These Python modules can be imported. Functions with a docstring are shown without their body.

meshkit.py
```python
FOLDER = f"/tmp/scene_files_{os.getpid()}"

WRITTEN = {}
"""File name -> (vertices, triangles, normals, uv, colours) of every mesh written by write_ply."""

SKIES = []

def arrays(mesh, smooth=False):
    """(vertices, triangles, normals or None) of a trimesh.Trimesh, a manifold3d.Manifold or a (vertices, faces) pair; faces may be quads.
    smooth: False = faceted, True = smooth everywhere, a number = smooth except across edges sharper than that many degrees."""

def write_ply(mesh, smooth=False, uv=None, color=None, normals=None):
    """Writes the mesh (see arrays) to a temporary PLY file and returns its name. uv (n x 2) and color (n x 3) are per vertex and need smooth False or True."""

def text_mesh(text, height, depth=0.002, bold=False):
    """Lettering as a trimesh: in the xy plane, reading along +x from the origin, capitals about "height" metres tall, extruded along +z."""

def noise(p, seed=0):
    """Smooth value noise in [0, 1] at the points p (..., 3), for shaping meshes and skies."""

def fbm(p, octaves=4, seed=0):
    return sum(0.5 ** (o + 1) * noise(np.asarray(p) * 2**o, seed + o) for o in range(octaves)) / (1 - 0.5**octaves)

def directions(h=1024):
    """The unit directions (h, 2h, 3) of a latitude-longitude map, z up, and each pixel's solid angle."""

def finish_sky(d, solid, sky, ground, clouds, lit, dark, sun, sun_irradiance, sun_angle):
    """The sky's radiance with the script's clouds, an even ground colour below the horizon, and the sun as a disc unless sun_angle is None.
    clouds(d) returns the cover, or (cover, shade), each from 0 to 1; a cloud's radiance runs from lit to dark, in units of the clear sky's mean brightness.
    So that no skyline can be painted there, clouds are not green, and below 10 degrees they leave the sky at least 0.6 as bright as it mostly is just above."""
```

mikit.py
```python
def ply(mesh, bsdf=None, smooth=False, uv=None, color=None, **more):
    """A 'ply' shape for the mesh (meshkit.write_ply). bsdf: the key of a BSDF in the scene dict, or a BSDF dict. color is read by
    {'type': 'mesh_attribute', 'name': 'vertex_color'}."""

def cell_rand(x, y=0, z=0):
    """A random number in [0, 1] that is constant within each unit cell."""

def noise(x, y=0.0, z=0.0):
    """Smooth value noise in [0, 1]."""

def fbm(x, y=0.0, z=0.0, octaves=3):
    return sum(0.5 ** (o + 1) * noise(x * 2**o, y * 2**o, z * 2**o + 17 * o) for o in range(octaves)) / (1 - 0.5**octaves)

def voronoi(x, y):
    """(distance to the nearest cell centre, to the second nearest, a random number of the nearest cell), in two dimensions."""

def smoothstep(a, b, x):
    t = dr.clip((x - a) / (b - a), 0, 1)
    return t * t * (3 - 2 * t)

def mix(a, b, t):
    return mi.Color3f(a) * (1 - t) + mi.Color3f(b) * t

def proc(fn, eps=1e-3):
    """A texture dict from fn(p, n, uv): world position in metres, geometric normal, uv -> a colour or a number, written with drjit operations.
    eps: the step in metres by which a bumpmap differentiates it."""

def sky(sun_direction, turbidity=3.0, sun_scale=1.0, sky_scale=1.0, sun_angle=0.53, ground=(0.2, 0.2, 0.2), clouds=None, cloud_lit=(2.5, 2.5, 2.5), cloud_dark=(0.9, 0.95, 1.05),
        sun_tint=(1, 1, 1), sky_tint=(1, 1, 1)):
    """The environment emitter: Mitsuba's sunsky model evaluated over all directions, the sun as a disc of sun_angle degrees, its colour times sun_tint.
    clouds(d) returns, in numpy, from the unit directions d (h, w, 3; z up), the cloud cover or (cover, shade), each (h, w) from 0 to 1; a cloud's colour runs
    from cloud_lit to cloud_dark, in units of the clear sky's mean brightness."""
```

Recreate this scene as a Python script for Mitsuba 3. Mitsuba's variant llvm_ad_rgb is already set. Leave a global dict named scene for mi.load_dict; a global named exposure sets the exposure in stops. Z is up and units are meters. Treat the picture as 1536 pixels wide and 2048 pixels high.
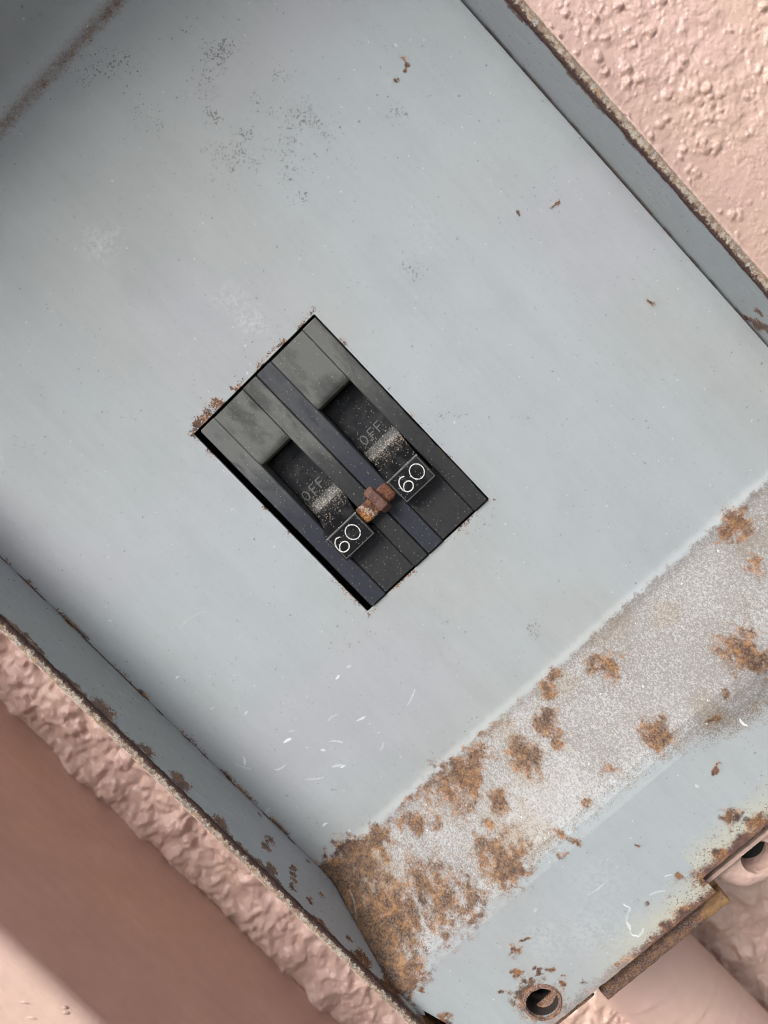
import math, random
import numpy as np
import trimesh
import drjit as dr
import mitsuba as mi
import manifold3d as m3
from shapely.geometry import LineString, Polygon, Point, box as sbox
from shapely import affinity
from shapely.ops import unary_union
import mikit
from mikit import noise, fbm, voronoi, cell_rand, smoothstep, mix, proc
import meshkit

random.seed(7)
rng = np.random.default_rng(7)
scene, labels = {'type': 'scene'}, {}
MM = 0.001
# Box frame in millimetres: X to the right, Y up, Z out of the wall towards the viewer. World: x = X, z = Y, y = -Z (metres).


def W3(x, y, z):
    return [x * MM, -z * MM, y * MM]


# ------------------------------------------------------------------ camera, sky, exposure
EYE = np.array([30.72, 4.10, 256.77])
AX = np.array([-0.12016, -0.08857, -0.98880])
UP = np.array([0.68101, 0.71736, -0.14702])
TGT = EYE + AX * 257
exposure = 4.15
scene['camera'] = {
    'type': 'thinlens', 'fov': 48.62, 'fov_axis': 'x', 'near_clip': 0.01, 'far_clip': 50.0,
    'aperture_radius': 0.0011, 'focus_distance': 0.250,
    'to_world': mi.ScalarTransform4f().look_at(origin=W3(*EYE), target=W3(*TGT), up=W3(*UP)),
}
scene['sky'] = mikit.sky((-0.145, -0.66, 0.71), turbidity=3, sun_scale=0.3, sun_angle=28, clouds=lambda d: 1.0, cloud_lit=(0.72, 0.75, 0.80),
                         ground=(0.12, 0.12, 0.12), sun_tint=(0.84, 1.0, 1.30))


# ------------------------------------------------------------------ helpers
def lin(r, g, b):
    return [0.7 * ((c / 255) / 12.92 if c / 255 < 0.04045 else ((c / 255 + 0.055) / 1.055) ** 2.4) for c in (r, g, b)]


def to_world(v):
    v = np.asarray(v, float)
    return np.stack([v[:, 0], -v[:, 2], v[:, 1]], -1) * MM


def tri(mesh):
    """(vertices in the box frame in mm, faces) of a Manifold or a Trimesh"""
    if hasattr(mesh, 'to_mesh'):
        m = mesh.to_mesh()
        return np.array(m.vert_properties[:, :3], float), np.array(m.tri_verts, int)
    return np.array(mesh.vertices, float), np.array(mesh.faces, int)


def put(key, mesh, bsdf, smooth=30):
    k, n = key, 0
    while k in scene:
        n += 1
        k = f'{key}_{n:03d}'
    v, f = tri(mesh) if not isinstance(mesh, tuple) else mesh
    tm = trimesh.Trimesh(to_world(v), f, process=False)
    scene[k] = mikit.ply(tm, bsdf, smooth=smooth)
    return k


def tag(key, label=None, cat=None, group=None, kind=None):
    d = labels.setdefault(key, {})
    for a, b in (('label', label), ('category', cat), ('group', group), ('kind', kind)):
        if b:
            d[a] = b


def cbox(x0, x1, y0, y1, z0, z1, c=0.25):
    pts = []
    for sx in (0, 1):
        for sy in (0, 1):
            for sz in (0, 1):
                x, y, z = (x0, x1)[sx], (y0, y1)[sy], (z0, z1)[sz]
                dx, dy, dz = (c, -c)[sx], (c, -c)[sy], (c, -c)[sz]
                pts += [[x, y + dy, z + dz], [x + dx, y, z + dz], [x + dx, y + dy, z]]
    return m3.Manifold.hull_points(np.array(pts))


def solid(poly, z0, z1):
    """shapely polygon (X, Y) extruded from Z z0 to z1"""
    out = []
    for g in getattr(poly, 'geoms', [poly]):
        rings = [np.array(g.exterior.coords)[:-1]] + [np.array(r.coords)[:-1] for r in g.interiors]
        out.append(m3.CrossSection(rings, m3.FillRule.EvenOdd).extrude(z1 - z0).translate([0, 0, z0]))
    r = out[0]
    for o in out[1:]:
        r = r + o
    return r


def along_x(poly, x0, x1):
    """shapely polygon in (Y, Z) swept from X x0 to x1"""
    m = solid(poly, x0, x1)
    v, f = tri(m)
    return m3.Manifold(m3.Mesh(np.stack([v[:, 2], v[:, 0], v[:, 1]], -1).astype(np.float32), f.astype(np.uint32)))


def along_y(poly, y0, y1):
    """shapely polygon in (Z, X) swept from Y y0 to y1"""
    m = solid(poly, y0, y1)
    v, f = tri(m)
    return m3.Manifold(m3.Mesh(np.stack([v[:, 1], v[:, 2], v[:, 0]], -1).astype(np.float32), f.astype(np.uint32)))


def rough_up(mesh, size, amp, scale, seed=0, octaves=3):
    m = mesh.refine_to_length(size) if hasattr(mesh, 'refine_to_length') else mesh
    v, f = tri(m)
    t = trimesh.Trimesh(v, f, process=True)
    t.vertices = t.vertices + t.vertex_normals * ((meshkit.fbm(t.vertices / scale, octaves, seed) - 0.5) * 2 * amp)[:, None]
    return t


# ------------------------------------------------------------------ materials
GREY = lin(156, 161, 163)
GREY_WARM = lin(156, 159, 158)
GREY_PURPLE = lin(158, 159, 163)
RUST = lin(110, 78, 58)
RUST_LIGHT = lin(160, 115, 72)
RUST_DARK = lin(76, 57, 52)
PINK = lin(200, 167, 155)
RUST_SPOTS = [
    (74.4, -93.6, 4.9, 0.7),
    (69.5, -94.4, 2.8, 0.8),
    (68.8, -105.2, 3.4, 0.5),
    (16.8, -99.0, 4.6, 0.7),
    (48.7, -117.0, 6.6, 0.75),
    (48.1, -121.1, 3.9, 0.7),
    (36.0, -120.5, 1.6, 0.6),
    (13.9, -117.8, 4.2, 0.95),
    (18.7, -115.8, 2.1, 0.7),
    (30.0, -124.3, 1.2, 1.1),
    (20.6, -135.2, 1.4, 1.1),
    (1.3, -93.2, 3.4, 0.85),
    (-2.6, -94.6, 3.1, 0.85),
    (-9.4, -99.3, 3.8, 0.9),
    (-8.9, -104.7, 2.8, 0.8),
    (-20.8, -102.5, 5.2, 0.95),
    (-39.2, -96.4, 5.2, 1.0),
    (-33.0, -95.0, 5.6, 0.65),
    (-45.5, -96.4, 8.0, 0.65),
    (-34.9, -106.5, 3.3, 0.8),
    (-13.2, -118.8, 1.2, 0.9),
    (-3.1, -117.0, 2.9, 0.65),
    (-41.0, -110.2, 2.4, 0.6),
    (-74.8, -94.5, 5.3, 0.8),
    (-83.9, -94.4, 8.1, 1.0),
    (-94.5, -94.4, 7.7, 1.0),
    (-61.7, -97.1, 5.7, 0.65),
    (-55.9, -100.3, 3.9, 0.6),
    (-44.6, -118.0, 7.6, 0.95),
    (-46.6, -113.2, 4.4, 0.7),
    (-24.3, -124.3, 2.1, 0.7),
    (-26.6, -120.7, 2.2, 0.7),
    (-30.5, -126.0, 1.4, 0.7),
    (-70.9, -109.3, 7.3, 0.8),
    (-67.8, -114.9, 10.8, 0.65),
    (-83.8, -109.7, 12.2, 0.85),
    (-91.7, -111.5, 12.5, 1.0),
    (-88.2, -122.3, 6.1, 0.9),
    (-59.9, -118.9, 6.7, 0.65),
    (-93.1, -98.9, 10.1, 1.0),
    (-95.8, -122.1, 3.6, 1.1),
    (-96.0, -131.7, 2.4, 1.1),
    (-56.4, -137.3, 1.2, 1.0),
    (-60.3, -138.9, 1.9, 1.1),
    (-65.5, -143.8, 1.6, 1.0),
    (-60.3, -149.2, 1.6, 1.0),
    (-60.0, -146.1, 1.0, 0.9),
    (-63.1, -149.3, 1.0, 0.9),
    (-65.7, -147.5, 1.8, 1.0),
    (-57.3, -149.9, 1.0, 0.9),
    (-57.0, -155.9, 1.2, 0.9),
    (-90.3, -129.6, 1.2, 0.9),
    (-71.5, -146.7, 1.0, 0.9),
    (-67.0, -152.2, 5.4, 1.0),
    (-65.7, -156.7, 6.7, 0.8),
    (13.5, -149.7, 3.1, 0.9),
    (-9.4, -154.6, 1.7, 0.8),
    (4.1, -155.7, 2.6, 1.1),
    (11.3, -156.3, 3.1, 1.1),
    (18.6, -155.3, 3.4, 1.1),
    (-22.3, -153.8, 1.0, 0.9),
    (-12.0, -136.5, 0.9, 0.8),
    (-41.1, -162.3, 1.3, 0.8),
    (-51.9, -160.1, 1.3, 0.7),
    (-22.8, -162.2, 2.3, 0.8),
    (-15.3, -162.8, 2.9, 0.9),
    (-4.8, -159.0, 2.9, 0.9),
    (-91.2, -141.3, 2.4, 1.0),
    (87.6, 17.3, 0.9, 0.8),
    (99.8, -28.7, 1.2, 0.9),
    (97.2, 11.8, 0.9, 0.8),
    (93.2, 70.0, 0.8, 0.7),
    (87.1, 69.0, 1.1, 0.8),
    (13.7, -42.2, 0.9, 0.6)]
SPECK_SPOTS = [
    (55.5, 109.1, 7.6, 1),
    (46.7, 104.5, 6.8, 1),
    (33.0, 127.2, 9.1, 0.8),
    (22.8, 131.5, 7.6, 0.7),
    (42.9, 98.8, 6.1, 1),
    (60.6, 79.8, 11.4, 1),
    (65.0, 92.4, 4.6, 1),
    (50.9, 72.0, 6.8, 0.9),
    (40.4, 86.1, 10.6, 0.9),
    (81.1, 59.8, 4.3, 0.9),
    (46.1, 65.1, 3.8, 0.8),
    (55.1, 118.7, 4.6, 0.6),
    (55.2, 90.6, 6.1, 0.8),
    (30.5, 110.9, 9.1, 0.5),
    (54.6, 27.6, 6.1, 0.6),
    (99.9, 16.9, 5.3, 0.5),
    (15.9, -42.1, 7.6, 0.6),
    (-21.0, 5.7, 9.1, 0.5),
    (7.9, -78.0, 3.8, 0.7),
    (-25.6, -86.8, 3.0, 0.6),
    (32.0, -9.2, 9.1, 0.5),
    (-65.7, 69.4, 9.1, 0.3),
    (-35.1, -39.7, 9.1, 0.3)]
SCRATCHES = [
    (-91.8, -44.8, -89.1, -49.8),
    (-88.1, -45.3, -89.7, -47.4),
    (-83.8, -55.3, -80.1, -56.3),
    (-75.2, -50.7, -72.7, -51.2),
    (-71.2, -49.0, -69.8, -50.0),
    (-59.7, -55.1, -55.7, -55.8),
    (-53.0, -61.3, -50.3, -62.1),
    (-69.6, -67.1, -66.3, -69.6),
    (-67.6, -69.2, -66.1, -69.4),
    (-64.2, -60.3, -61.4, -63.4),
    (-54.5, -73.6, -52.0, -72.4),
    (-68.1, -60.7, -67.4, -61.6),
    (-78.7, -64.3, -73.9, -67.8),
    (-85.9, -79.6, -84.2, -79.7),
    (-80.7, -86.3, -80.8, -86.9),
    (-96.3, -63.6, -94.5, -63.6),
    (-77.5, -35.4, -76.4, -35.2),
    (-84.3, -26.9, -83.3, -27.0),
    (-48.2, -46.9, -46.9, -46.7),
    (-42.9, -46.7, -42.0, -46.9),
    (-59.4, -44.7, -58.7, -44.7),
    (-85.3, -12.1, -84.1, -12.1),
    (-86.8, 15.7, -86.7, 15.1),
    (-72.5, -1.4, -62.0, -3.7),
    (-37.7, -68.6, -32.4, -66.4),
    (63.8, -1.1, 71.9, -0.9),
    (117.6, -4.0, 119.5, -4.0),
    (94.1, 75.5, 94.1, 74.9),
    (-26.8, -149.1, -26.2, -151.0),
    (-26.2, -151.0, -27.4, -152.0),
    (-27.4, -152.0, -30.1, -154.2),
    (-30.1, -154.2, -30.7, -156.4),
    (-30.7, -156.4, -31.5, -158.1),
    (-31.5, -158.1, -30.5, -159.8),
    (-30.5, -159.8, -27.7, -158.8),
    (-46.7, -133.0, -47.8, -133.3),
    (-10.3, -151.8, -12.1, -150.6),
    (-19.3, -152.1, -15.2, -154.1),
    (34.5, -129.0, 34.9, -131.8),
    (12.6, -135.2, 12.7, -136.1),
    (-32.6, -139.9, -25.2, -140.3),
    (-92.7, -99.6, -95.2, -105.5),
    (-89.6, -102.5, -90.5, -104.6)]
CHALK_SPOTS = [
    (11.4, 57.3, 4.6, 0.8),
    (10.5, 50.1, 5.3, 1),
    (8.2, 60.4, 3.8, 0.6),
    (11.1, 46.5, 3.0, 0.8),
    (11.8, 60.9, 3.0, 0.6),
    (-6.2, 96.1, 6.1, 1),
    (-1.5, 95.5, 3.8, 0.7),
    (-39.5, -148.7, 10.6, 0.6),
    (-35.2, -157.0, 9.1, 0.6),
    (-51.4, -142.1, 7.6, 0.6),
    (-26.8, -138.8, 9.1, 0.4),
    (66.4, 33.8, 7.6, 0.3)]


def C(c):
    return mi.Color3f(*[float(x) for x in c])


def mm(p):
    return p.x * 1000, p.z * 1000, -p.y * 1000


def rust_color(X, Y, Z, s=1.0):
    a = fbm(X * 0.55 * s, Y * 0.55 * s, Z * 0.55 * s, 3)
    b = noise(X * 2.6 * s, Y * 2.6 * s, Z * 2.6 * s + 9)
    c = mix(C(RUST_DARK), C(RUST), smoothstep(0.25, 0.55, a + 0.35 * (b - 0.5)))
    return mix(c, C(RUST_LIGHT), smoothstep(0.55, 0.8, a + 0.5 * (b - 0.5)))


def spots(X, Y, data, grow):
    m = mi.Float(0)
    for x, y, r, a in data:
        d = dr.sqrt(dr.square(X - x) + dr.square(Y - y))
        m = dr.maximum(m, a * (1 - d / (r * grow)))
    return m


def panel_marks(X, Y, Z):
    """rust, bare metal band, fold stain, stain halo and dark strip along the ledge's edge, all from 0 to 1"""
    n1 = fbm(X * 0.55, Y * 0.55, 3.3, 4) - 0.5
    n2 = noise(X * 2.4, Y * 2.4, 7.7) - 0.5
    n3 = noise(X * 4.6, Y * 4.6, 1.7) - 0.5
    Xw = X + 5.0 * (fbm(X * 0.22, Y * 0.22, 21.0, 3) - 0.5) + 0.9 * (noise(X * 1.3, Y * 1.3, 23.0) - 0.5)
    Yw = Y + 5.0 * (fbm(X * 0.22, Y * 0.22, 31.0, 3) - 0.5) + 0.9 * (noise(X * 1.3, Y * 1.3, 33.0) - 0.5)
    s, wide = mi.Float(0), mi.Float(0)
    for x, y, r, a in RUST_SPOTS:
        d = dr.sqrt(dr.square(Xw - x) + dr.square(Yw - y))
        s = dr.maximum(s, a * (1 - d / (r * 1.45)))
        wide = dr.maximum(wide, a * (1 - d / (r * 2.6 + 0.6)))
    gate = smoothstep(0.0, 0.15, s)
    rust = smoothstep(0.15, 0.66, s + gate * (1.1 * n1 + 0.30 * n2 + 0.22 * n3))
    # worn band over the ramp at the bottom of the pan
    low = -121.5 - 10.5 * smoothstep(2, 42, X) - 6 * smoothstep(-78, -95, X)
    up = (-90.3 - Y) / 3.2 + 1.3 * n1 + 0.5 * n2
    dn = (Y - low) / 5.0 + 1.2 * n1
    band = smoothstep(0.0, 0.6, up) * smoothstep(-0.6, 0.6, dn + 1.8 * n3)
    # rust creeping in from the upper edge of the band and from its left end
    creep = smoothstep(0.36, 0.85, 0.66 * smoothstep(-103, -90, Y) * smoothstep(12, -40, X) * smoothstep(-88.8, -91, Y) + 1.3 * n1 + 0.2 * n2 + 0.14 * n3) * (Y < -89.5)
    left = smoothstep(0.35, 0.75, smoothstep(-78, -95, X) * smoothstep(-89, -93, Y) * smoothstep(-134, -124, Y) + 1.1 * n1 + 0.2 * n3)
    rust = dr.maximum(rust, dr.maximum(0.85 * creep * band, left))
    # round the cut-out of the breaker
    hole = smoothstep(42.6, 38.2, Y + 4 * (noise(X * 0.35, 2.2) - 0.5) + 2.5 * n3) * (Y > 37.9) * (X < 14) * (X > -27) * smoothstep(0.10, 0.55, noise(X * 0.3, 5.5) + 0.3 * n1)
    hole2 = smoothstep(3.2, 0.0, dr.maximum(dr.abs(X) - 25.4, dr.abs(Y) - 38.1)) * smoothstep(0.52, 0.75, noise(X * 0.3, Y * 0.3, 8.8) + 0.5 * n1) * 0.8
    rust = dr.maximum(rust, smoothstep(0.35, 0.7, dr.maximum(hole, hole2) + 0.9 * n2 + 0.9 * n3 - 0.16))
    # crumbs along the gaps beside the flanges
    dl, dr_ = X + 96.8, 115.7 - X
    crumb = smoothstep(1.9, 0.2, dl + 0.8 * n3) * smoothstep(0.47, 0.6, noise(Y * 0.22, 4.4) + 0.5 * n2) + 0.55 * smoothstep(1.2, 0.2, dr_ + 0.5 * n3) * smoothstep(0.6, 0.7, noise(Y * 0.2, 14.4) + 0.5 * n2)
    rust = dr.maximum(rust, dr.clip(crumb, 0, 1) * (Y < 137))
    # free edge of the ledge
    edge = dr.select(X < -4.5, Y + 164.4, Y + 158.4)
    ledge = smoothstep(-120, -128, Y)
    strip = smoothstep(3.4, 0.6, edge + 5.0 * n1 + 3.0 * n2) * ledge * (0.35 + 0.65 * smoothstep(-48, -25, X))
    halo = smoothstep(13.5, 1.5, edge + 9 * n1) * ledge * smoothstep(-58, -18, X)
    freckle = smoothstep(0.30, 0.42, n2 + 0.55 * n3 + 0.12 * smoothstep(15, 3, edge)) * smoothstep(14, 6, edge) * ledge * smoothstep(-30, -12, X)
    rust = dr.maximum(rust, dr.maximum(strip, 0.8 * freckle))
    # stain on the fold at the top of the pan
    fold = dr.exp(-dr.square((Y - 138.4 + 0.8 * n1) / (2.0 + 1.0 * n2))) * (0.72 + 0.9 * n1)
    return rust, band, fold, halo, strip, smoothstep(0.15, 0.8, wide + 0.9 * n1), n1, n2, n3


def dust_specks(X, Y, n):
    c = dr.clip(spots(X, Y, SPECK_SPOTS, 1.3), 0, 1)
    f = noise(X * 2.5 + 3.1, Y * 2.5, 12.0) * 0.7 + noise(X * 5.1, Y * 5.1, 15.0) * 0.3
    cl = fbm(X * 0.3, Y * 0.3, 40.0, 2)
    thr = 0.99 - 0.39 * c - 0.16 * smoothstep(0.45, 0.75, cl)
    dark = smoothstep(thr, thr + 0.10, f + 0.14 * n)
    X = X + 0.5 * (noise(X * 2.2, Y * 2.2, 71.0) - 0.5)
    Y = Y + 0.5 * (noise(X * 2.2, Y * 2.2, 73.0) - 0.5)
    d1, _, k1 = voronoi(X / 5.5, Y / 5.5)
    d2, _, k2 = voronoi(X / 2.7 + 31, Y / 2.7)
    d3, _, k3 = voronoi(X / 8.3 + 71, Y / 8.3 + 11)
    dark = dr.maximum(dark, 0.6 * smoothstep(0.07, 0.02, d2) * (k2 > 0.86))
    dark = dr.maximum(dark, 0.7 * smoothstep(0.04, 0.015, d3) * (k3 > 0.8))
    light = smoothstep(0.05, 0.015, d1) * (k1 > 0.84)
    return dark, light


def scratch_mask(X, Y, n):
    m = mi.Float(0)
    for i, (ax, ay, bx, by) in enumerate(SCRATCHES):
        vx, vy = bx - ax, by - ay
        L2 = max(vx * vx + vy * vy, 1e-6)
        t = dr.clip(((X - ax) * vx + (Y - ay) * vy) / L2, 0, 1)
        bow = (0.10 + 0.05 * (i % 3)) * math.sqrt(L2) * (1 if i % 2 else -1) * 4 * t * (1 - t) * (0.3 if i in (24, 40) else 0.5)
        nx, ny = -vy / math.sqrt(L2), vx / math.sqrt(L2)
        d = dr.sqrt(dr.square(X - ax - vx * t - nx * bow) + dr.square(Y - ay - vy * t - ny * bow))
        w = 0.26 + 0.1 * (i % 4) if L2 < 60 else 0.18
        a = (0.2, 0.5, 0.3, 0.7, 0.36)[i % 5] * (0.25 if L2 > 60 else 1) * (0.35 if i >= 41 else 1)
        m = dr.maximum(m, a * smoothstep(w, w * 0.3, d / (1.15 - 1.7 * dr.square(t - 0.5 + 0.12 * (i % 3 - 1))) + 0.22 * n))
    return m


def paint_base(X, Y, Z, st=1.0):
    a = fbm(X * 0.018, Y * 0.018, Z * 0.018 + 2, 3)
    b = fbm(X * 0.02 + 40, Y * 0.02, Z * 0.02, 2)
    c = mix(C(GREY), C(GREY_WARM), smoothstep(0.4, 0.65, a))
    c = mix(c, C(GREY_PURPLE), 0.8 * smoothstep(0.45, 0.7, b))
    streak = fbm(X * 0.9, Y * 0.12, 3.0, 3) - 0.5 + 1.2 * (fbm(X * 0.16, Y * 0.012, 6.0, 3) - 0.5)
    grain = noise(X * 3.1, Y * 3.1, Z * 3.1) - 0.5
    return c * (1 + 0.05 * (fbm(X * 0.09, Y * 0.09, Z * 0.09 + 5, 3) - 0.5) + 0.05 * st * streak + 0.045 * grain)


def panel_color(p, n, uv):
    X, Y, Z = mm(p)
    rust, band, fold, halo, strip, bleed, n1, n2, n3 = panel_marks(X, Y, Z)
    c = paint_base(X, Y, Z)
    dark, light = dust_specks(X, Y, n2)
    dusty = fbm(X * 0.05 + 9, Y * 0.05, 1.0, 3)
    c = c * (1 - 0.03 * smoothstep(0.5, 0.75, dusty))
    chalk = dr.clip(spots(X + 4 * n1, Y + 4 * n1, CHALK_SPOTS, 1.25), 0, 1) * smoothstep(0.38, 0.62, fbm(X * 1.3, Y * 1.3, 66.0, 4) + 0.12 * n2)
    c = mix(c, C(lin(214, 216, 214)), 0.24 * chalk)
    # chalky paint along both sides of the worn band
    pale = smoothstep(2.2, 0.2, dr.abs(Y + 90.0 + 2 * n1)) * 0.22
    c = mix(c, C(lin(206, 206, 203)), pale)
    # bare, etched zinc
    coarse = fbm(X * 0.07, Y * 0.07, 51.0, 2)
    worn = (smoothstep(-5, 45, X) * 0.22 + 0.45 * (coarse - 0.5) + 0.06) * smoothstep(-0.2, 0.9, (Y + 121.5 + 10.5 * smoothstep(2, 42, X)) / 8.0)
    g = noise(X * 2.3, Y * 2.3, 90.0) * 0.35 + noise(X * 4.1, Y * 4.1, 93.0) * 0.4 + noise(X * 7.5, Y * 7.5, 97.0) * 0.25
    gran = smoothstep(0.16, 0.80, g - 0.7 * worn + 0.02)
    zinc = mix(C(lin(112, 106, 103)), C(lin(154, 152, 151)), gran)
    warm = smoothstep(0.5, 0.75, fbm(X * 0.1 + 3, Y * 0.1, 60.0, 3))
    zinc = mix(zinc, zinc * C((0.90, 0.80, 0.68)), 0.85 * warm)
    c = mix(c, zinc, band)
    c = mix(c, c * C((0.80, 0.69, 0.56)), bleed * (0.12 + 0.5 * band))
    c = mix(c, C(lin(186, 180, 154)), 0.5 * halo * (1 - 0.4 * band))
    c = mix(c, C(lin(106, 76, 56)), dr.clip(fold * (0.8 + 0.9 * n2 + 0.5 * n3), 0, 0.9))
    rc = rust_color(X, Y, Z)
    rc = mix(rc, C(lin(150, 114, 76)), 0.55 * band * smoothstep(0.4, 0.7, g))
    rc = mix(rc * C((1.34, 1.06, 0.78)), rc * 0.82, smoothstep(0.35, 1.0, rust + 0.5 * n1)) * (0.62 + 0.36 * smoothstep(0.3, 0.62, fbm(X * 0.16, Y * 0.16, 81.0, 3) + 0.1 * smoothstep(-86, -50, X) + 0.25 * n2))
    c = mix(c, rc, dr.clip(rust, 0, 1) * (1 - 0.22 * band * gran))
    c = mix(c, C(lin(98, 66, 62)), 0.75 * strip * smoothstep(-0.25, 0.15, n1 + 0.5 * n3))
    clean = (1 - rust) * (1 - band)
    c = mix(c, C(lin(74, 69, 66)), 0.75 * dark * clean)
    c = mix(c, C(lin(226, 228, 226)), 0.5 * light * (1 - 0.6 * rust))
    c = mix(c, C(lin(238, 240, 240)), 0.85 * scratch_mask(X, Y, n2))
    return dr.clip(c, 0.01, 0.9)


def panel_rough(p, n, uv):
    X, Y, Z = mm(p)
    rust, band, fold, halo, strip, bleed, n1, n2, n3 = panel_marks(X, Y, Z)
    r = 0.40 + 0.10 * (fbm(X * 0.05, Y * 0.05, 4.0, 3) - 0.5) + 0.08 * n2
    return dr.clip(r + 0.45 * dr.maximum(rust, fold) + 0.2 * band, 0.2, 0.95)


def panel_height(p, n, uv):
    X, Y, Z = mm(p)
    big = 0.22 * (noise(X * 0.028, Y * 0.028, 3.0) + 0.5 * noise(X * 0.06, Y * 0.06, 13.0))
    peel = 0.0035 * noise(X * 1.3, Y * 1.3, Z * 1.3)
    s = spots(X, Y, RUST_SPOTS, 1.35)
    worn = smoothstep(-90, -93, Y) * smoothstep(-134, -124, Y)
    rough = smoothstep(0.1, 0.5, s) + 0.5 * worn
    return MM * (big + peel + 0.18 * rough * noise(X * 3.2, Y * 3.2, Z * 3.2))


def flange_color(p, n, uv):
    X, Y, Z = mm(p)
    c = paint_base(Y + 200, Z * 1.0, X, 0.0)
    n1 = fbm(Y * 0.5, Z * 0.5, X * 0.5, 4) - 0.5
    n2 = noise(Y * 2.2, Z * 2.2, X * 2.2) - 0.5
    n3 = noise(Y * 4.4, Z * 4.4, X * 4.4) - 0.5
    left = X < 0
    top = 29.3 - Z
    lip = smoothstep(2.3, 1.2, top + 5.0 * n1 + 1.5 * n2 + 3.6 * (noise(Y * 0.13, 3.0) - 0.5) + 0.2)
    s = dr.select(left, spots(Y + 4 * n1, Z + 5 * n1, FLANGE_SPOTS_LEFT, 1.2), spots(Y + 4 * n1, Z + 5 * n1, FLANGE_SPOTS_RIGHT, 1.3))
    rust = dr.maximum(lip, smoothstep(0.2, 0.45, s + 0.5 * n2 * smoothstep(0, 0.2, s) + 0.4 * n3 * smoothstep(0, 0.2, s)))
    low = smoothstep(0.9, 0.2, Z + 0.5 * n3) * smoothstep(0.45, 0.6, noise(Y * 0.25, 9.0)) * dr.select(left, 1.0, 0.4)
    rust = dr.maximum(rust, low)
    rust = dr.maximum(rust, smoothstep(-131, -136, Y + 4 * n1))
    wipe = smoothstep(0.60, 0.72, fbm(Y * 0.25 + Z * 0.18, Y * 0.02 - Z * 1.1, 5.0, 3))
    c = mix(c, C(lin(205, 206, 202)), 0.12 * wipe)
    d1, _, k1 = voronoi(Y / 5.0, Z / 5.0)
    c = mix(c, C(lin(70, 62, 56)), 0.8 * smoothstep(0.06, 0.025, d1) * (k1 > 0.55))
    rc = mix(C(lin(70, 50, 44)), C(lin(128, 86, 54)), smoothstep(0.3, 0.7, 0.5 + n1 + 0.7 * n3))
    return dr.clip(mix(c, rc, rust), 0.01, 0.9)


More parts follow.
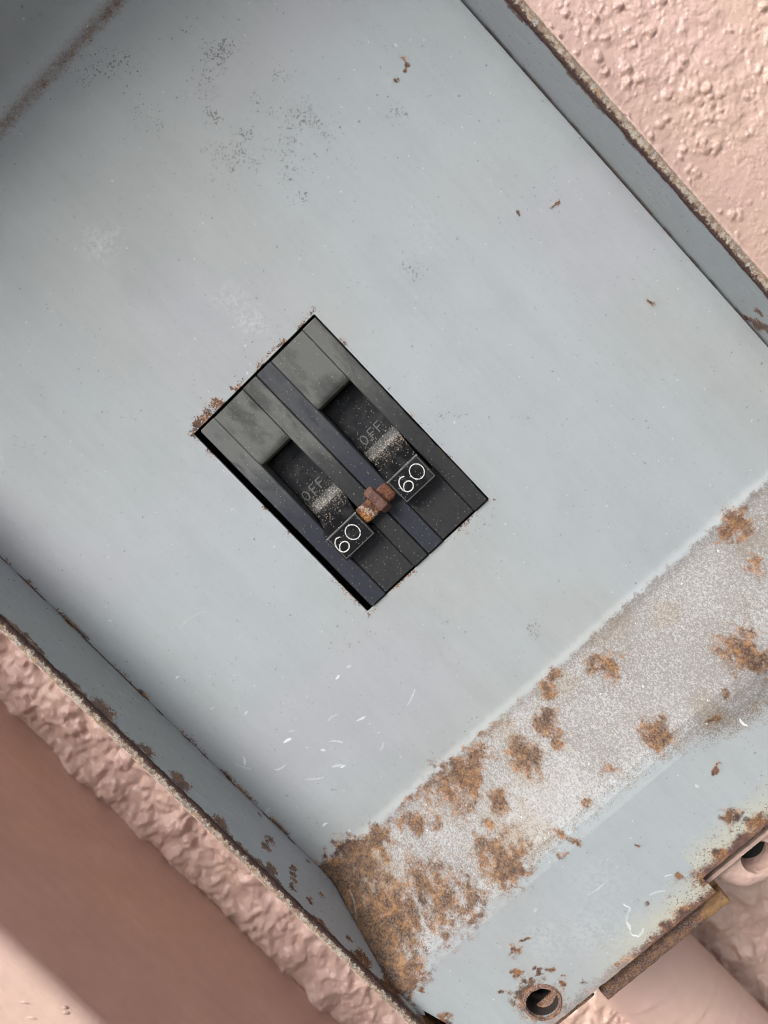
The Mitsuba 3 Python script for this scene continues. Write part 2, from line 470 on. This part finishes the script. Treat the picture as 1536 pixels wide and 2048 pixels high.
def rim_color(p, n, uv):
    X, Y, Z = mm(p)
    a = fbm(X * 0.3, Y * 0.3, Z * 0.3, 3)
    b = noise(X * 1.3, Y * 1.3, Z * 1.3)
    f = noise(X * 3.8, Y * 3.8, Z * 3.8)
    c = mix(C(lin(160, 149, 136)), C(lin(160, 163, 158)), smoothstep(0.55, 0.68, a))
    r = rust_color(X, Y, Z, 1.3)
    k = smoothstep(0.40, 0.62, 0.45 * b + 0.55 * f + 0.6 * (a - 0.5) + 0.06)
    c = mix(c, mix(r, C(lin(128, 100, 78)), 0.4), 0.75 * k)
    # inner side of the roll: old dark rust
    inner = dr.select(X < 0, X + 96.1, 115.0 - X)
    c = mix(c, C(lin(66, 46, 42)), smoothstep(0.35, 1.0, inner + 0.9 * (b - 0.5) + 0.7 * (f - 0.5)))
    c = mix(c, C(lin(176, 134, 84)), 0.5 * smoothstep(-125, -150, Y) * smoothstep(0.35, 0.7, b))
    return dr.clip(c, 0.01, 0.9)


def iron_color(p, n, uv):
    X, Y, Z = mm(p)
    c = rust_color(X, Y, Z, 1.2)
    f = noise(X * 4.2, Y * 4.2, Z * 4.2)
    b = fbm(X * 0.25, Y * 0.25, Z * 0.25, 2)
    c = mix(c, C(lin(158, 132, 122)), 0.75 * smoothstep(0.35, 0.8, f))
    return dr.clip(mix(c, C(lin(178, 138, 86)), 0.65 * smoothstep(0.50, 0.70, b * 0.4 + 0.45 * smoothstep(-26, -6, X))), 0.01, 0.9)


def tie_color(p, n, uv):
    X, Y, Z = mm(p)
    a = fbm(X * 0.4, Y * 0.4, Z * 0.4, 3)
    f = noise(X * 4.5, Y * 4.5, Z * 4.5)
    f2 = noise(X * 2.0, Y * 2.0, Z * 2.0)
    c = mix(C(lin(74, 44, 33)), C(lin(110, 66, 42)), smoothstep(0.3, 0.7, a + 0.4 * (f - 0.5)))
    band = smoothstep(0.4, 0.1, dr.abs(X - 1.35) - 1.3)
    c = mix(c, C(lin(96, 68, 60)) * (0.85 + 0.3 * f2), 0.8 * band)
    ora = smoothstep(-2.6, -4.0, X + 0.06 * (Y + 15) + 1.5 * (f2 - 0.5)) * smoothstep(-12, -15.5, Y)
    c = mix(c, mix(C(lin(104, 68, 36)), C(lin(168, 118, 62)), smoothstep(0.3, 0.7, f)), 0.85 * ora)
    lime = smoothstep(0.9, 0.3, dr.abs(X + 3.6 + 0.35 * (Y + 14) + 1.8 * (f2 - 0.5))) * smoothstep(0.35, 0.6, f + 0.2) * (X < -1)
    return dr.clip(mix(c, C(lin(176, 160, 146)), 0.6 * lime), 0.01, 0.9)


def fine_height(p, n, uv):
    X, Y, Z = mm(p)
    return MM * (0.16 * noise(X * 2.8, Y * 2.8, Z * 2.8) + 0.12 * noise(X * 1.1, Y * 1.1, Z * 1.1))


def black_color(p, n, uv):
    """breaker case: black moulding, grey dust towards its upper end, brown grit here and there"""
    X, Y, Z = mm(p)
    n1 = fbm(X * 0.28, Y * 0.16, Z * 0.2, 4)
    n2 = noise(X * 2.4, Y * 1.4, 3.0)
    n3 = noise(X * 4.5, Y * 4.5, 6.0)
    rail = dr.maximum(smoothstep(0.3, -0.3, dr.abs(X + 20.8) - 3.2), smoothstep(0.3, -0.3, dr.abs(X - 3.6) - 3.0))
    c = mix(C(lin(40, 40, 42)), C(lin(42, 44, 53)), rail)
    swirl = fbm(X * 0.5 + 2.5 * noise(X * 0.15, Y * 0.15, 2.0), Y * 0.09, 8.0, 4)
    up = smoothstep(-8, 30, Y) * (1 - 0.62 * smoothstep(0.3, -0.3, dr.abs(X - 3.6) - 3.0))
    dust = up * (0.52 + 0.6 * smoothstep(0.35, 0.7, n1) + 0.9 * (swirl - 0.5) + 0.25 * (n3 - 0.5)) + 0.06 * n2
    c = mix(c, C(lin(122, 122, 117)), dr.clip(dust, 0, 0.85) * 0.70)
    k, _, kr = voronoi(X / 1.5, Y / 1.5)
    c = mix(c, C(lin(170, 160, 146)), 0.7 * smoothstep(0.11, 0.04, k) * (kr > 0.70))
    worn = smoothstep(0.22, 0.0, dr.minimum(dr.abs(X - 0.45), dr.minimum(dr.abs(X + 23.9), dr.abs(X - 25.0)))) * smoothstep(0.42, 0.6, noise(Y * 0.35, X, 2.0) + 0.3 * (n3 - 0.5))
    return dr.clip(mix(c, C(lin(128, 118, 100)), 0.6 * worn), 0.005, 0.9)


def handle_color(p, n, uv):
    X, Y, Z = mm(p)
    n2 = noise(X * 2.6, Y * 2.6, 3.0)
    n3 = noise(X * 6.2, Y * 6.2, 6.0)
    c = C(lin(20, 20, 23)) * (0.9 + 0.3 * fbm(X * 0.4, Y * 0.4, 2.0, 3))
    crest = dr.exp(-dr.square((Y + 4.6 + 0.05 * X + 0.8 * (noise(X * 0.5, 3.0) - 0.5)) / 1.7))
    grit = smoothstep(0.66, 0.80, 0.4 * n2 + 0.6 * n3 + 0.17 * crest - 0.02) * smoothstep(-11, -7.5, Y) * smoothstep(3.5, -1, Y)
    c = mix(c, mix(C(lin(120, 100, 80)), C(lin(206, 190, 168)), smoothstep(0.45, 0.85, n3)), 0.42 * grit)
    k, _, kr = voronoi(X / 1.1, Y / 1.1)
    c = mix(c, C(lin(176, 168, 156)), 0.7 * smoothstep(0.14, 0.06, k) * (kr > 0.72))
    film = smoothstep(0.5, 0.8, fbm(X * 0.35, Y * 0.35, 4.0, 3)) * 0.1
    return dr.clip(mix(c, C(lin(110, 108, 104)), film), 0.005, 0.9)


def handle_rough(p, n, uv):
    X, Y, Z = mm(p)
    return dr.clip(0.34 + 0.3 * (fbm(X * 0.8, Y * 0.8, 5.0, 3) - 0.5), 0.15, 0.8)


def black_height(p, n, uv):
    X, Y, Z = mm(p)
    return MM * (0.05 * fbm(X * 0.35, Y * 0.35, Z * 0.35, 2) + 0.012 * noise(X * 3.5, Y * 3.5, Z * 3.5))


def ink_color(p, n, uv):
    X, Y, Z = mm(p)
    f = noise(X * 4.0, Y * 4.0, 1.0)
    return mix(C(lin(205, 203, 198)), C(lin(120, 117, 112)), 0.85 * smoothstep(0.55, 0.85, f))


def pink_color(p, n, uv):
    X, Y, Z = mm(p)
    a = fbm(X * 0.03, Y * 0.03, Z * 0.03, 3)
    c = mix(C(PINK), C(lin(201, 169, 154)), smoothstep(0.4, 0.65, a))
    return dr.clip(c * (1 + 0.10 * (fbm(X * 0.25, Y * 0.25, Z * 0.25, 3) - 0.5)), 0.01, 0.9)


def post_color(p, n, uv):
    X, Y, Z = mm(p)
    s = fbm((Z + X) * 0.8, Y * 0.025, 4.0, 4)
    b = fbm(X * 0.06, Y * 0.06, Z * 0.06, 4)
    return pink_color(p, n, uv) * (1 + 0.08 * (s - 0.5) + 0.2 * (b - 0.5))


def tab_color(p, n, uv):
    X, Y, Z = mm(p)
    f = noise(X * 4.2, Y * 4.2, Z * 4.2)
    g = noise(X * 0.5, Y * 0.5, Z * 0.5)
    dirt = smoothstep(-170, -162, Y + 3 * (g - 0.5)) * (0.35 + 0.65 * smoothstep(0.35, 0.65, f))
    return dr.clip(mix(pink_color(p, n, uv), C(lin(92, 80, 74)), 0.7 * dirt), 0.01, 0.9)


def stucco_height(p, n, uv):
    X, Y, Z = mm(p)
    return MM * (0.30 * noise(X * 0.9, Y * 0.9, Z * 0.9) + 0.20 * noise(X * 2.2, Y * 2.2, Z * 2.2))


def post_height(p, n, uv):
    X, Y, Z = mm(p)
    d, _, k = voronoi((Y + X) / 9.0, (Z - 0.6 * X) / 9.0)
    pim = smoothstep(0.10, 0.02, d) * (k > 0.55) * k
    st = fbm((Z + X) * 0.55, Y * 0.03, 2.0, 3)
    return MM * (0.8 * pim + 0.22 * st + 0.05 * noise(Y * 0.7, Z * 0.7, X * 0.7))


def conduit_height(p, n, uv):
    X, Y, Z = mm(p)
    wob = Y + 1.5 * noise(X * 0.1, Z * 0.1, 4.0)
    ring = dr.power(noise(wob * 0.45, 2.0, 7.0), 3.0)
    return MM * (0.55 * ring * noise(X * 0.12, Y * 0.2, Z * 0.12) + 0.05 * noise(X, Y, Z))


def rough_mat(color, rough, height=None, eps=1e-4, spec=0.5, **more):
    b = {'type': 'principled', 'base_color': color if isinstance(color, dict) else {'type': 'rgb', 'value': list(color)},
         'roughness': rough, 'specular': spec, **more}
    if height is not None:
        b = {'type': 'bumpmap', 'height': proc(height, eps), 'scale': 1.0, 'bsdf': b}
    return {'type': 'twosided', 'bsdf': b}


FLANGE_SPOTS_LEFT = [(-156, 24, 12, 1.0), (-68.5, 10.5, 2.2, .8), (-67.5, 13.5, 2.0, .8), (-67, 16.8, 2.4, 1.0), (-79, 13.5, 1.8, .8), (-79.2, 17, 1.6, .9), (-79.4, 20, 1.7, .9), (-79.5, 23.5, 2, 1.0),
                     (-87, 22.2, 1.8, .9), (-91, 14, 1.5, .7), (-71, 24.5, 2.6, 1.1), (-33, 25.3, 4.5, 1.1), (-20, 26, 3.5, 1.0), (-50, 26.5, 4, .9), (-2, 27, 6, .8), (-110, 25, 4, 1.0), (-122, 24.5, 5, 1.0),
                     (-104, 22, 1.5, .8), (-62, 3.0, 1.5, .6), (-84, 2.5, 1.5, .7)]
FLANGE_SPOTS_RIGHT = [(-48.5, 13.5, 2.2, 1.0), (-53, 3.5, 3.2, 1.0), (-54, 7.5, 3.4, 1.0), (-55, 11.5, 2.6, 1.0), (-56, 16, 2.4, 1.0), (-44.5, 9, 1.0, .6), (110, 24, 2.0, .9), (66, 26, 3, .7), (-51, 1.2, 2.5, .9)]

scene['cover_paint'] = rough_mat(proc(panel_color), proc(panel_rough), panel_height, 2e-4)
scene['flange_paint'] = rough_mat(proc(flange_color), 0.45)
scene['rim_metal'] = rough_mat(proc(rim_color), 0.8, fine_height, 1e-4, 0.3)
scene['rusty_iron'] = rough_mat(proc(iron_color), 0.85, fine_height, 1e-4, 0.3)
scene['rusty_tie'] = rough_mat(proc(tie_color), 0.75, fine_height, 1e-4, 0.35)
scene['black_case'] = rough_mat(proc(black_color), 0.52, black_height, 1e-4, 0.22)
scene['black_handle'] = rough_mat(proc(handle_color), proc(handle_rough), black_height, 1e-4, 0.17)
scene['worn_black'] = rough_mat(lin(70, 70, 68), 0.5)
scene['black_letter'] = rough_mat(lin(66, 65, 64), 0.4)
scene['black_hole'] = rough_mat(lin(30, 30, 31), 0.9, fine_height, 1e-4, 0.3)
scene['dark_rust'] = rough_mat(lin(50, 42, 38), 0.85, fine_height, 1e-4, 0.3)
scene['white_ink'] = rough_mat(proc(ink_color), 0.6)
scene['pink_paint'] = rough_mat(proc(pink_color), 0.38, stucco_height, 2e-4)
scene['post_paint'] = rough_mat(proc(post_color), 0.38, post_height, 2e-4)
scene['conduit_paint'] = rough_mat(proc(pink_color), 0.40, conduit_height, 2e-4)
scene['tab_paint'] = rough_mat(proc(tab_color), 0.45, stucco_height, 2e-4)
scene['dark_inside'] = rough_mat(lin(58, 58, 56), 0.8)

# ------------------------------------------------------------------ the wall, the post and the conduit
WALL = -115.0


def axis(lo, hi, fine, out):
    g = np.arange(lo, hi + fine, fine)
    step = lambda a, b: a + (b - a) * (np.linspace(0, 1, 26)[1:]) ** 2  # noqa: E731
    return np.concatenate([step(lo, -out)[::-1], g, step(g[-1], out)])


gx, gy = axis(-350, 272, 0.85, 900), axis(-370, 262, 0.65, 900)
gx = np.concatenate([gx[gx < 110], np.arange(110, 272, 0.52), gx[gx > 272.3]])
XX, YY = np.meshgrid(gx, gy, indexing='ij')
P0 = np.stack([XX, YY, np.zeros_like(XX)], -1)
lump = meshkit.fbm(P0 / 34, 3, 3)
hgt = 1.6 * (lump - 0.5)
w = np.stack([meshkit.noise(P0 / 4.5, 11), meshkit.noise(P0 / 4.5, 12), np.zeros_like(XX)], -1) * 3.5
f1 = meshkit.fbm((P0 + w) / 5.5, 3, 5)
dens = np.clip((meshkit.fbm(P0 / 40, 2, 9) - 0.30) / 0.3, 0.15, 1)
lo_ = XX < 0
f3 = meshkit.fbm((P0 + 0.6 * w) / 3.0, 2, 15)
hgt += 0.32 * dens * np.clip((f1 - 0.48) / 0.16, 0, 1) + 0.4 * (f1 - 0.5) + 0.5 * dens * np.clip((f3 - 0.5) / 0.22, 0, 1)
lo_ = XX < 0
# coarse ragged dash, heavier left of and below the box
heavy = np.clip((-60 - XX) / 60, 0, 1) + np.clip((-150 - YY) / 40, 0, 1)
heavy = np.clip(heavy, 0, 1)
f2 = meshkit.fbm((P0 + 1.2 * w) / 11.0, 3, 21)
hgt += heavy * (12 * np.clip(f2 - 0.36, 0, 0.4) + 1.2 * (f1 - 0.4))
rr = np.random.default_rng(3)


def splat(x, y, r, a):
    i0, i1 = np.searchsorted(gx, x - r), np.searchsorted(gx, x + r)
    j0, j1 = np.searchsorted(gy, y - r), np.searchsorted(gy, y + r)
    d2 = ((gx[i0:i1, None] - x) ** 2 + (gy[None, j0:j1] - y) ** 2) / (r * r)
    hgt[i0:i1, j0:j1] = np.maximum(hgt[i0:i1, j0:j1], hgt[i0:i1, j0:j1] + a * np.sqrt(np.clip(1 - d2, 0, 1)))


for _ in range(17000):
    x, y = rr.uniform(-340, 265), rr.uniform(-360, 255)
    if -95 < x < 95 and -140 < y < 190:
        continue
    k = meshkit.noise(np.array([[x / 28, y / 28, 0]]), 31)[0]
    if rr.random() > 0.22 + 1.2 * k * k:
        continue
    r = rr.choice([0.7, 1.0, 1.4, 1.9, 2.4], p=[.36, .30, .20, .11, .03]) * rr.uniform(.85, 1.15)
    splat(x, y, r, r * rr.uniform(0.45, 0.8))
    for _k in range(rr.integers(0, 4)):
        q = r * rr.uniform(.4, .8)
        splat(x + rr.normal(0, 1.3 * r), y + rr.normal(0, 1.3 * r), q, q * rr.uniform(.35, .7))
n_, m_ = XX.shape
idx = np.arange(n_ * m_).reshape(n_, m_)
quads = np.stack([idx[:-1, :-1], idx[1:, :-1], idx[1:, 1:], idx[:-1, 1:]], -1).reshape(-1, 4)
V = np.stack([XX, YY, WALL + hgt], -1).reshape(-1, 3)
put('stucco_wall', (V, np.vstack([quads[:, [0, 1, 2]], quads[:, [0, 2, 3]]])), 'pink_paint', True)
tag('stucco_wall', 'pink painted stucco wall with a lumpy dashed surface behind the grey box', 'wall')

# square-edged post left of the box: its side faces the box, its front the viewer
ring = Polygon([(WALL - 3, -203.2), (WALL - 3, -345), (-11.5, -345), (-11.5, -203.2)]).buffer(-6).buffer(6, quad_segs=10)   # (Z, X)
put('corner_post', along_y(ring, -900, 900), 'post_paint', 30)
tag('corner_post', 'smooth pink painted post with a rounded edge standing left of the grey box', 'post')

put('conduit__tube', along_y(Point(-88, -66.7).buffer(23.3, quad_segs=32), -900, -160), 'conduit_paint', 30)
put('conduit__connector', along_y(Point(-88, -66.7).buffer(26, quad_segs=6), -172, -159), 'conduit_paint', 30)
tag('conduit', 'round pink painted conduit running down the wall from the bottom of the grey box', 'conduit')

# ------------------------------------------------------------------ the enclosure
XL, XR, RIM = -97.3, 116.2, 29.8
E = 'breaker_enclosure'
tag(E, 'open grey steel box with rusty rims and a worn rusty ledge on the pink wall', 'breaker box')

# pan: floor between two ramps, ledges at both ends; sheet 1.2 mm thick
prof = LineString([(212, 24), (180, 24), (172, 22.6), (150, 4.2), (147, 2.2), (143, .8), (138, .15), (134, 0), (60, 0.0), (-20, 0.0), (-86, 0), (-89, .05), (-92, .35), (-94.5, 1.1), (-97, 2.6),
                   (-118, 22.0), (-120, 23.6), (-122.5, 24.5), (-126, 25), (-164.4, 25.4)])
sheet = prof.buffer(0.6, cap_style='flat', join_style='round', quad_segs=4)
sheet = affinity.translate(sheet, 0, -0.6)
cover = along_x(sheet, XL + 0.55, XR - 1.15)
cover = cover - m3.Manifold.cube([40, 60, 40]).translate([XL + 1.15 - 40, -93.5 - 60, -6])
cover = cover - cbox(-25.9, 25.5, -38.1, 38.2, -5, 5, 0.3)
cover = cover - m3.Manifold.cylinder(40, 5.0, 5.0, 48).translate([-65.7, -156.7, 5])
cover = cover - m3.Manifold.cube([200, 20, 40]).translate([-4.6, -158.4 - 20, 10])
cover = cover - solid(Polygon([(-120, -133.7), (-96.7, -133.7), (-94.6, -136.2), (-93.9, -134.6), (-91.8, -142), (-90.5, -150), (-90, -175), (-120, -175)]), 10, 40)
# worn, slightly ragged free edge
for k in range(26):
    xx = -88 + 200 * k / 26 + rng.uniform(-3, 3)
    yy = -164.4 if xx < -6 else -158.4
    if abs(xx + 4.6) < 3:
        continue
    r = rng.uniform(1.0, 2.4)
    cover = cover - m3.Manifold.cylinder(10, r, r, 14).translate([xx, yy - r + rng.uniform(0.1, 0.35), 20])
put(E + '__cover_panel', cover, 'cover_paint', 30)
tag(E + '__cover_panel', 'grey pan with a worn white and rusty band across its lower ramp')
# screw hole: raised ring and the smaller hole of the body behind it
ringm = m3.Manifold.cylinder(0.8, 6.3, 5.7, 48).translate([-65.7, -156.7, 25.05]) - m3.Manifold.cylinder(9, 5.0, 5.0, 48).translate([-65.7, -156.7, 18])
put(E + '__cover_panel__screw_hole_ring', rough_up(ringm, 0.6, 0.22, 1.6, 4), 'rusty_iron', 30)
dim = m3.Manifold.cylinder(7.0, 5.2, 5.6, 48).translate([-65.7, -156.7, 17.4]) - m3.Manifold.cylinder(7.2, 4.4, 5.0, 48).translate([-65.7, -156.7, 18.4]) - m3.Manifold.cylinder(6, 3.6, 3.8, 40).translate([-64.5, -157.0, 15])
put(E + '__cover_panel__screw_socket', rough_up(dim, 0.7, 0.15, 2.0, 6), 'dark_rust', 30)

put(E + '__cover_panel__screw_recess', m3.Manifold.cylinder(9, 4.6, 4.6, 40).translate([-64.6, -157.2, 8.2]) - m3.Manifold.cylinder(9, 3.7, 3.7, 40).translate([-64.6, -157.2, 9]), 'black_hole', 30)

# body: back, two sides, bottom, top
body = m3.Manifold.cube([XR - XL + 2.8, 375, 2]).translate([XL - 1.4, -164, -114.0])
body = body + m3.Manifold.cube([1.2, 375, 142]).translate([XL - 1.4, -164, -114]) + m3.Manifold.cube([1.2, 375, 142]).translate([XR + 0.2, -164, -114])
body = body + m3.Manifold.cube([XR - XL + 2.8, 1.2, 134]).translate([XL - 1.4, -164.6, -114]) + m3.Manifold.cube([XR - XL + 2.8, 1.2, 142]).translate([XL - 1.4, 210.5, -114])
put(E + '__body', body, 'pink_paint', False)
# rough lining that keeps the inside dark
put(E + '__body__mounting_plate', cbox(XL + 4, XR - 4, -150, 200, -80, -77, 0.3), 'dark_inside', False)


def flange(x0, x1):
    pts = [(x0, -2.5), (x0, 0.0)]
    pts += [(x0 + (x1 - x0) * t, 29.5 * t) for t in np.linspace(0, 1, 12)[1:]]
    pl = LineString([(z, x) for x, z in pts]).buffer(0.4, cap_style='flat', join_style='round')
    return along_y(pl, -164, 210)


def rim(xc, side, seed):
    ys = np.arange(-164, 210.5, 0.45)
    prof_ = [(-1.5 * math.cos(a), 1.35 * math.sin(a)) for a in np.linspace(-0.5, math.pi + 0.5, 15)]
    vs, fs = [], []
    for (dx, dz) in prof_:
        vs.append(np.stack([np.full_like(ys, xc + side * dx), ys, np.full_like(ys, RIM - 0.4 + dz)], -1))
    v = np.array(vs)
    nrm = np.array(prof_)
    nn = nrm / np.linalg.norm(nrm, axis=1, keepdims=True)
    amp = 0.34 if side < 0 else 0.2
    h = (meshkit.fbm(v / 1.7, 3, seed) - 0.5) * 2 * amp + (meshkit.noise(v / 9, seed + 5) - 0.5) * 0.5 * amp
    v[..., 0] += side * nn[:, None, 0] * h
    v[..., 2] += nn[:, None, 1] * h
    a, b = len(prof_), len(ys)
    ix = np.arange(a * b).reshape(a, b)
    q = np.stack([ix[:-1, :-1], ix[:-1, 1:], ix[1:, 1:], ix[1:, :-1]], -1).reshape(-1, 4)
    f = np.vstack([q[:, [0, 1, 2]], q[:, [0, 2, 3]]])
    if side < 0:
        f = f[:, ::-1]
    return v.reshape(-1, 3), f


for x0, x1, xr, side, seed in ((XL, XL + 1.9, XL + 1.2, -1, 41), (XR, XR - 1.9, XR - 1.2, 1, 57)):
    k = put(E + '__side_flange', flange(x0, x1), 'flange_paint', 30)
    put(k + '__rim', rim(xr, side, seed), 'rim_metal', True)
tag(E + '__side_flange', 'left flange with a crumbling rusty rim')
tag(E + '__side_flange_001', 'right flange with a cream coloured worn rim')

# rolled lip of the body under the ledge
lip = m3.Manifold.cylinder(49, 2.7, 2.7, 24).rotate([0, 90, 0]).translate([-54.0, -175.0, 13.2])
lip = lip + m3.Manifold.cube([49, 9, 2.2]).translate([-54.0, -174.5, 8.8])
put(E + '__bottom_lip', rough_up(lip, 0.7, 0.28, 1.8, 8), 'rusty_iron', 30)
low = along_x(LineString([(-160, 20.5), (-166.5, 22.6), (-167.5, 21)]).buffer(0.7), -96, -54)
put(E + '__bottom_seam', rough_up(low, 0.8, 0.25, 1.8, 9), 'rusty_iron', 30)
tag(E + '__bottom_lip', 'rolled rusty lip along the bottom')

# hasp: a thick painted lug with a hole
hull = []
for x, y, z, r in [(2, -169, 9.5, 6.5), (4, -174, 10, 5.5), (17, -178, 10, 6), (34, -174, 10, 6), (36, -152, 10.5, 6), (2, -150, 10.5, 6)]:
    hull.append(m3.Manifold.sphere(r, 32).translate([x, y, z]))
lug = m3.Manifold.batch_hull(hull)
lug = lug - m3.Manifold.cylinder(12, 5.4, 5.4, 40).translate([10.6, -171.4, 5.5])
t = rough_up(lug, 0.9, 0.4, 7.0, 12)
put(E + '__hasp', t, 'tab_paint', 40)
tag(E + '__hasp', 'pink painted lug with a dark round hole')
put(E + '__hasp__hole_plug', rough_up(m3.Manifold.cylinder(1.5, 5.3, 5.3, 40).translate([10.6, -171.4, 5.6]), 0.6, 0.3, 1.5, 14), 'black_hole', 30)

# raised weather lid at the top, out of the frame
lid = m3.Manifold.cube([XR - XL + 6, 1.4, 98]).translate([XL - 3, 214, 24]).rotate([0, 0, 0])
put(E + '__lid', lid, 'flange_paint', False)

# ------------------------------------------------------------------ the circuit breaker
B = 'circuit_breaker'
tag(B, 'black double breaker marked 60 with a rusty clip, set in the grey panel', 'circuit breaker')
put(B + '__case', cbox(-23.5, 25.0, -37.6, 37.2, -45, -14, 0.4), 'black_case', False)
for x0, x1 in ((-23.5, -17.55), (-5.25, 0.30), (0.62, 6.55), (19.75, 25.0)):
    put(B + '__rail', cbox(x0, x1, -37.6, 37.2, -14.2, 1.2, 0.28), 'black_case', 20)
for x0, x1 in ((-17.4, -5.4), (6.7, 19.6)):
    bl = along_x(Polygon([(16.8, -13), (16.8, -1.0), (17.2, 0.4), (18.2, 1.15), (19.6, 1.35), (37.0, 1.45), (37.0, -13)]), x0, x1)
    put(B + '__upper_block', bl, 'black_case', 30)
    put(B + '__lower_plate', cbox(x0, x1, -37.4, -19.2, -13, 0.75, 0.25), 'black_case', 20)


def stroke(pts, w, closed=False):
    ln = LineString(pts + ([pts[0]] if closed else []))
    return ln.buffer(w / 2, quad_segs=4)


def catmull(pts, n=8, closed=False):
    p = np.array(pts, float)
    out = []
    m = len(p)
    for i in range(m if closed else m - 1):
        a, b, c, d = (p[(i - 1) % m], p[i], p[(i + 1) % m], p[(i + 2) % m]) if closed else (p[max(i - 1, 0)], p[i], p[i + 1], p[min(i + 2, m - 1)])
        for t in np.linspace(0, 1, n, endpoint=False):
            out.append(tuple(0.5 * (2 * b + (c - a) * t + (2 * a - 5 * b + 4 * c - d) * t * t + (3 * b - a - 3 * c + d) * t ** 3)))
    if not closed:
        out.append(tuple(p[-1]))
    return out


ZERO = catmull([(2.15 * math.cos(a), 2.35 * math.sin(a)) for a in np.linspace(0, 2 * math.pi, 13)[:-1]], 4, True)
SIX = catmull([(1.35, 2.0), (0.3, 2.45), (-0.9, 1.9), (-1.65, 0.6), (-1.75, -0.8), (-1.1, -2.0), (0.1, -2.4), (1.25, -1.95), (1.75, -0.9), (1.3, 0.1), (0.2, 0.5), (-0.9, 0.05), (-1.45, -0.7)], 5)
GLYPH_O = [[(0.95 * math.cos(a), 1.45 * math.sin(a)) for a in np.linspace(0, 2 * math.pi, 17)]]
GLYPH_F = [[(-0.75, -1.45), (-0.75, 1.45), (0.95, 1.45)], [(-0.75, 0.1), (0.6, 0.1)]]
PROFILE = [(16.5, -8.0), (12, -7.4), (8, -6.9), (2.0, -6.2), (-2.0, -5.6), (-4.0, -5.0), (-5.2, -4.3), (-6.5, -3.2), (-8.0, -1.6), (-9.8, 0.8), (-11.2, 3.0), (-12.0, 4.5), (-12.4, 5.15), (-12.9, 5.4), (-21.2, 5.4)]
PROFILE_FULL = PROFILE + [(-21.6, 5.1), (-21.9, 0.0), (-20, -13.5), (16.5, -13.5)]

for x0, x1, six, zero, wob in ((-18.2, -6.2, -15.95, -10.85, 0.1), (6.9, 19.0, 10.6, 15.65, -0.15)):
    cx = (x0 + x1) / 2
    pr = along_x(Polygon(PROFILE_FULL).buffer(-0.25).buffer(0.25, quad_segs=3), x0 - 0.5, x1 + 0.5)
    # waist: the neck of the toggle lies between the rails, its head overlaps them a little
    a_, b_ = (-17.3, -5.5) if cx < 0 else (6.8, 19.5)
    mask = solid(Polygon([(a_, 18), (b_, 18), (b_, -3.5), (b_ - 0.3, -7), (x1 + 0.1, -11), (x1 + 0.1, -25), (x0 - 0.1, -25), (x0 - 0.1, -11.5), (a_ + 0.3, -7), (a_, -3.5)]), -30, 30)
    low_mask = solid(sbox(a_, -30, b_, 30), -30, 1.9) + solid(sbox(-40, -30, 40, 30), 1.9, 30)
    h = (pr ^ mask) ^ low_mask
    hk = put(B + '__toggle_handle', h, 'black_handle', 30)
    # bevelled frame round the rating, 0.3 mm proud
    fr = sbox(x0 + 0.25, -21.0, x1 - 0.25, -12.7)
    put(hk + '__rating_plate', solid(fr.difference(fr.buffer(-0.28, join_style='mitre')), 5.3, 5.55), 'worn_black', False)
    yc = -16.6
    s6 = stroke(SIX, 0.34)
    put(hk + '__numeral', solid(affinity.translate(affinity.rotate(s6, 4), six, yc - 0.25), 5.35, 5.55), 'white_ink', False)
    put(hk + '__numeral', solid(affinity.translate(affinity.rotate(stroke(ZERO, 0.30), wob * 30), zero, yc + 0.25), 5.35, 5.55), 'white_ink', False)
    for j, gl in enumerate((GLYPH_O, GLYPH_F, GLYPH_F)):
        g = unary_union([stroke(s, 0.42) for s in gl])
        xc = (cx + 0.1) + (-3.2, 0.05, 2.9)[j]
        g = affinity.translate(g, xc, 1.0)
        m = solid(g, 0, 0.45)
        v, f = tri(m)
        v[:, 2] += np.interp(-v[:, 1], [-p[0] for p in PROFILE], [p[1] for p in PROFILE]) - 0.1
        put(hk + '__off_letter', (v, f), 'black_letter', False)
tag(B + '__toggle_handle', 'left toggle with a white 60 and a raised OFF')
tag(B + '__toggle_handle_001', 'right toggle with a white 60 and a raised OFF')

# rusty clip that joins the toggles
bar = m3.Manifold.batch_hull([m3.Manifold.sphere(0.9, 20).translate([x, y, 3.6]) for x in (-5.3, 5.6) for y in (-16.9, -13.0)])
bar = bar.refine_to_length(0.6)
put(B + '__handle_tie', rough_up(bar, 0.5, 0.42, 2.0, 16), 'rusty_tie', 40)
bnd = m3.Manifold.batch_hull([m3.Manifold.sphere(r, 20).translate([x, y, z]) for y, z, r, hw in ((-10.6, 4.4, 0.7, 1.0), (-18.3, 4.2, 0.8, 0.9), (-11.6, 6.3, 0.7, 0.9), (-16.9, 6.5, 0.7, 1.0)) for x in (1.3 - hw, 1.3 + hw)])
bnd = bnd.rotate([0, 0, 4]).translate([-1.0, -0.15, 0])
put(B + '__handle_tie__clip_band', rough_up(bnd, 0.45, 0.34, 1.8, 18), 'rusty_tie', 40)
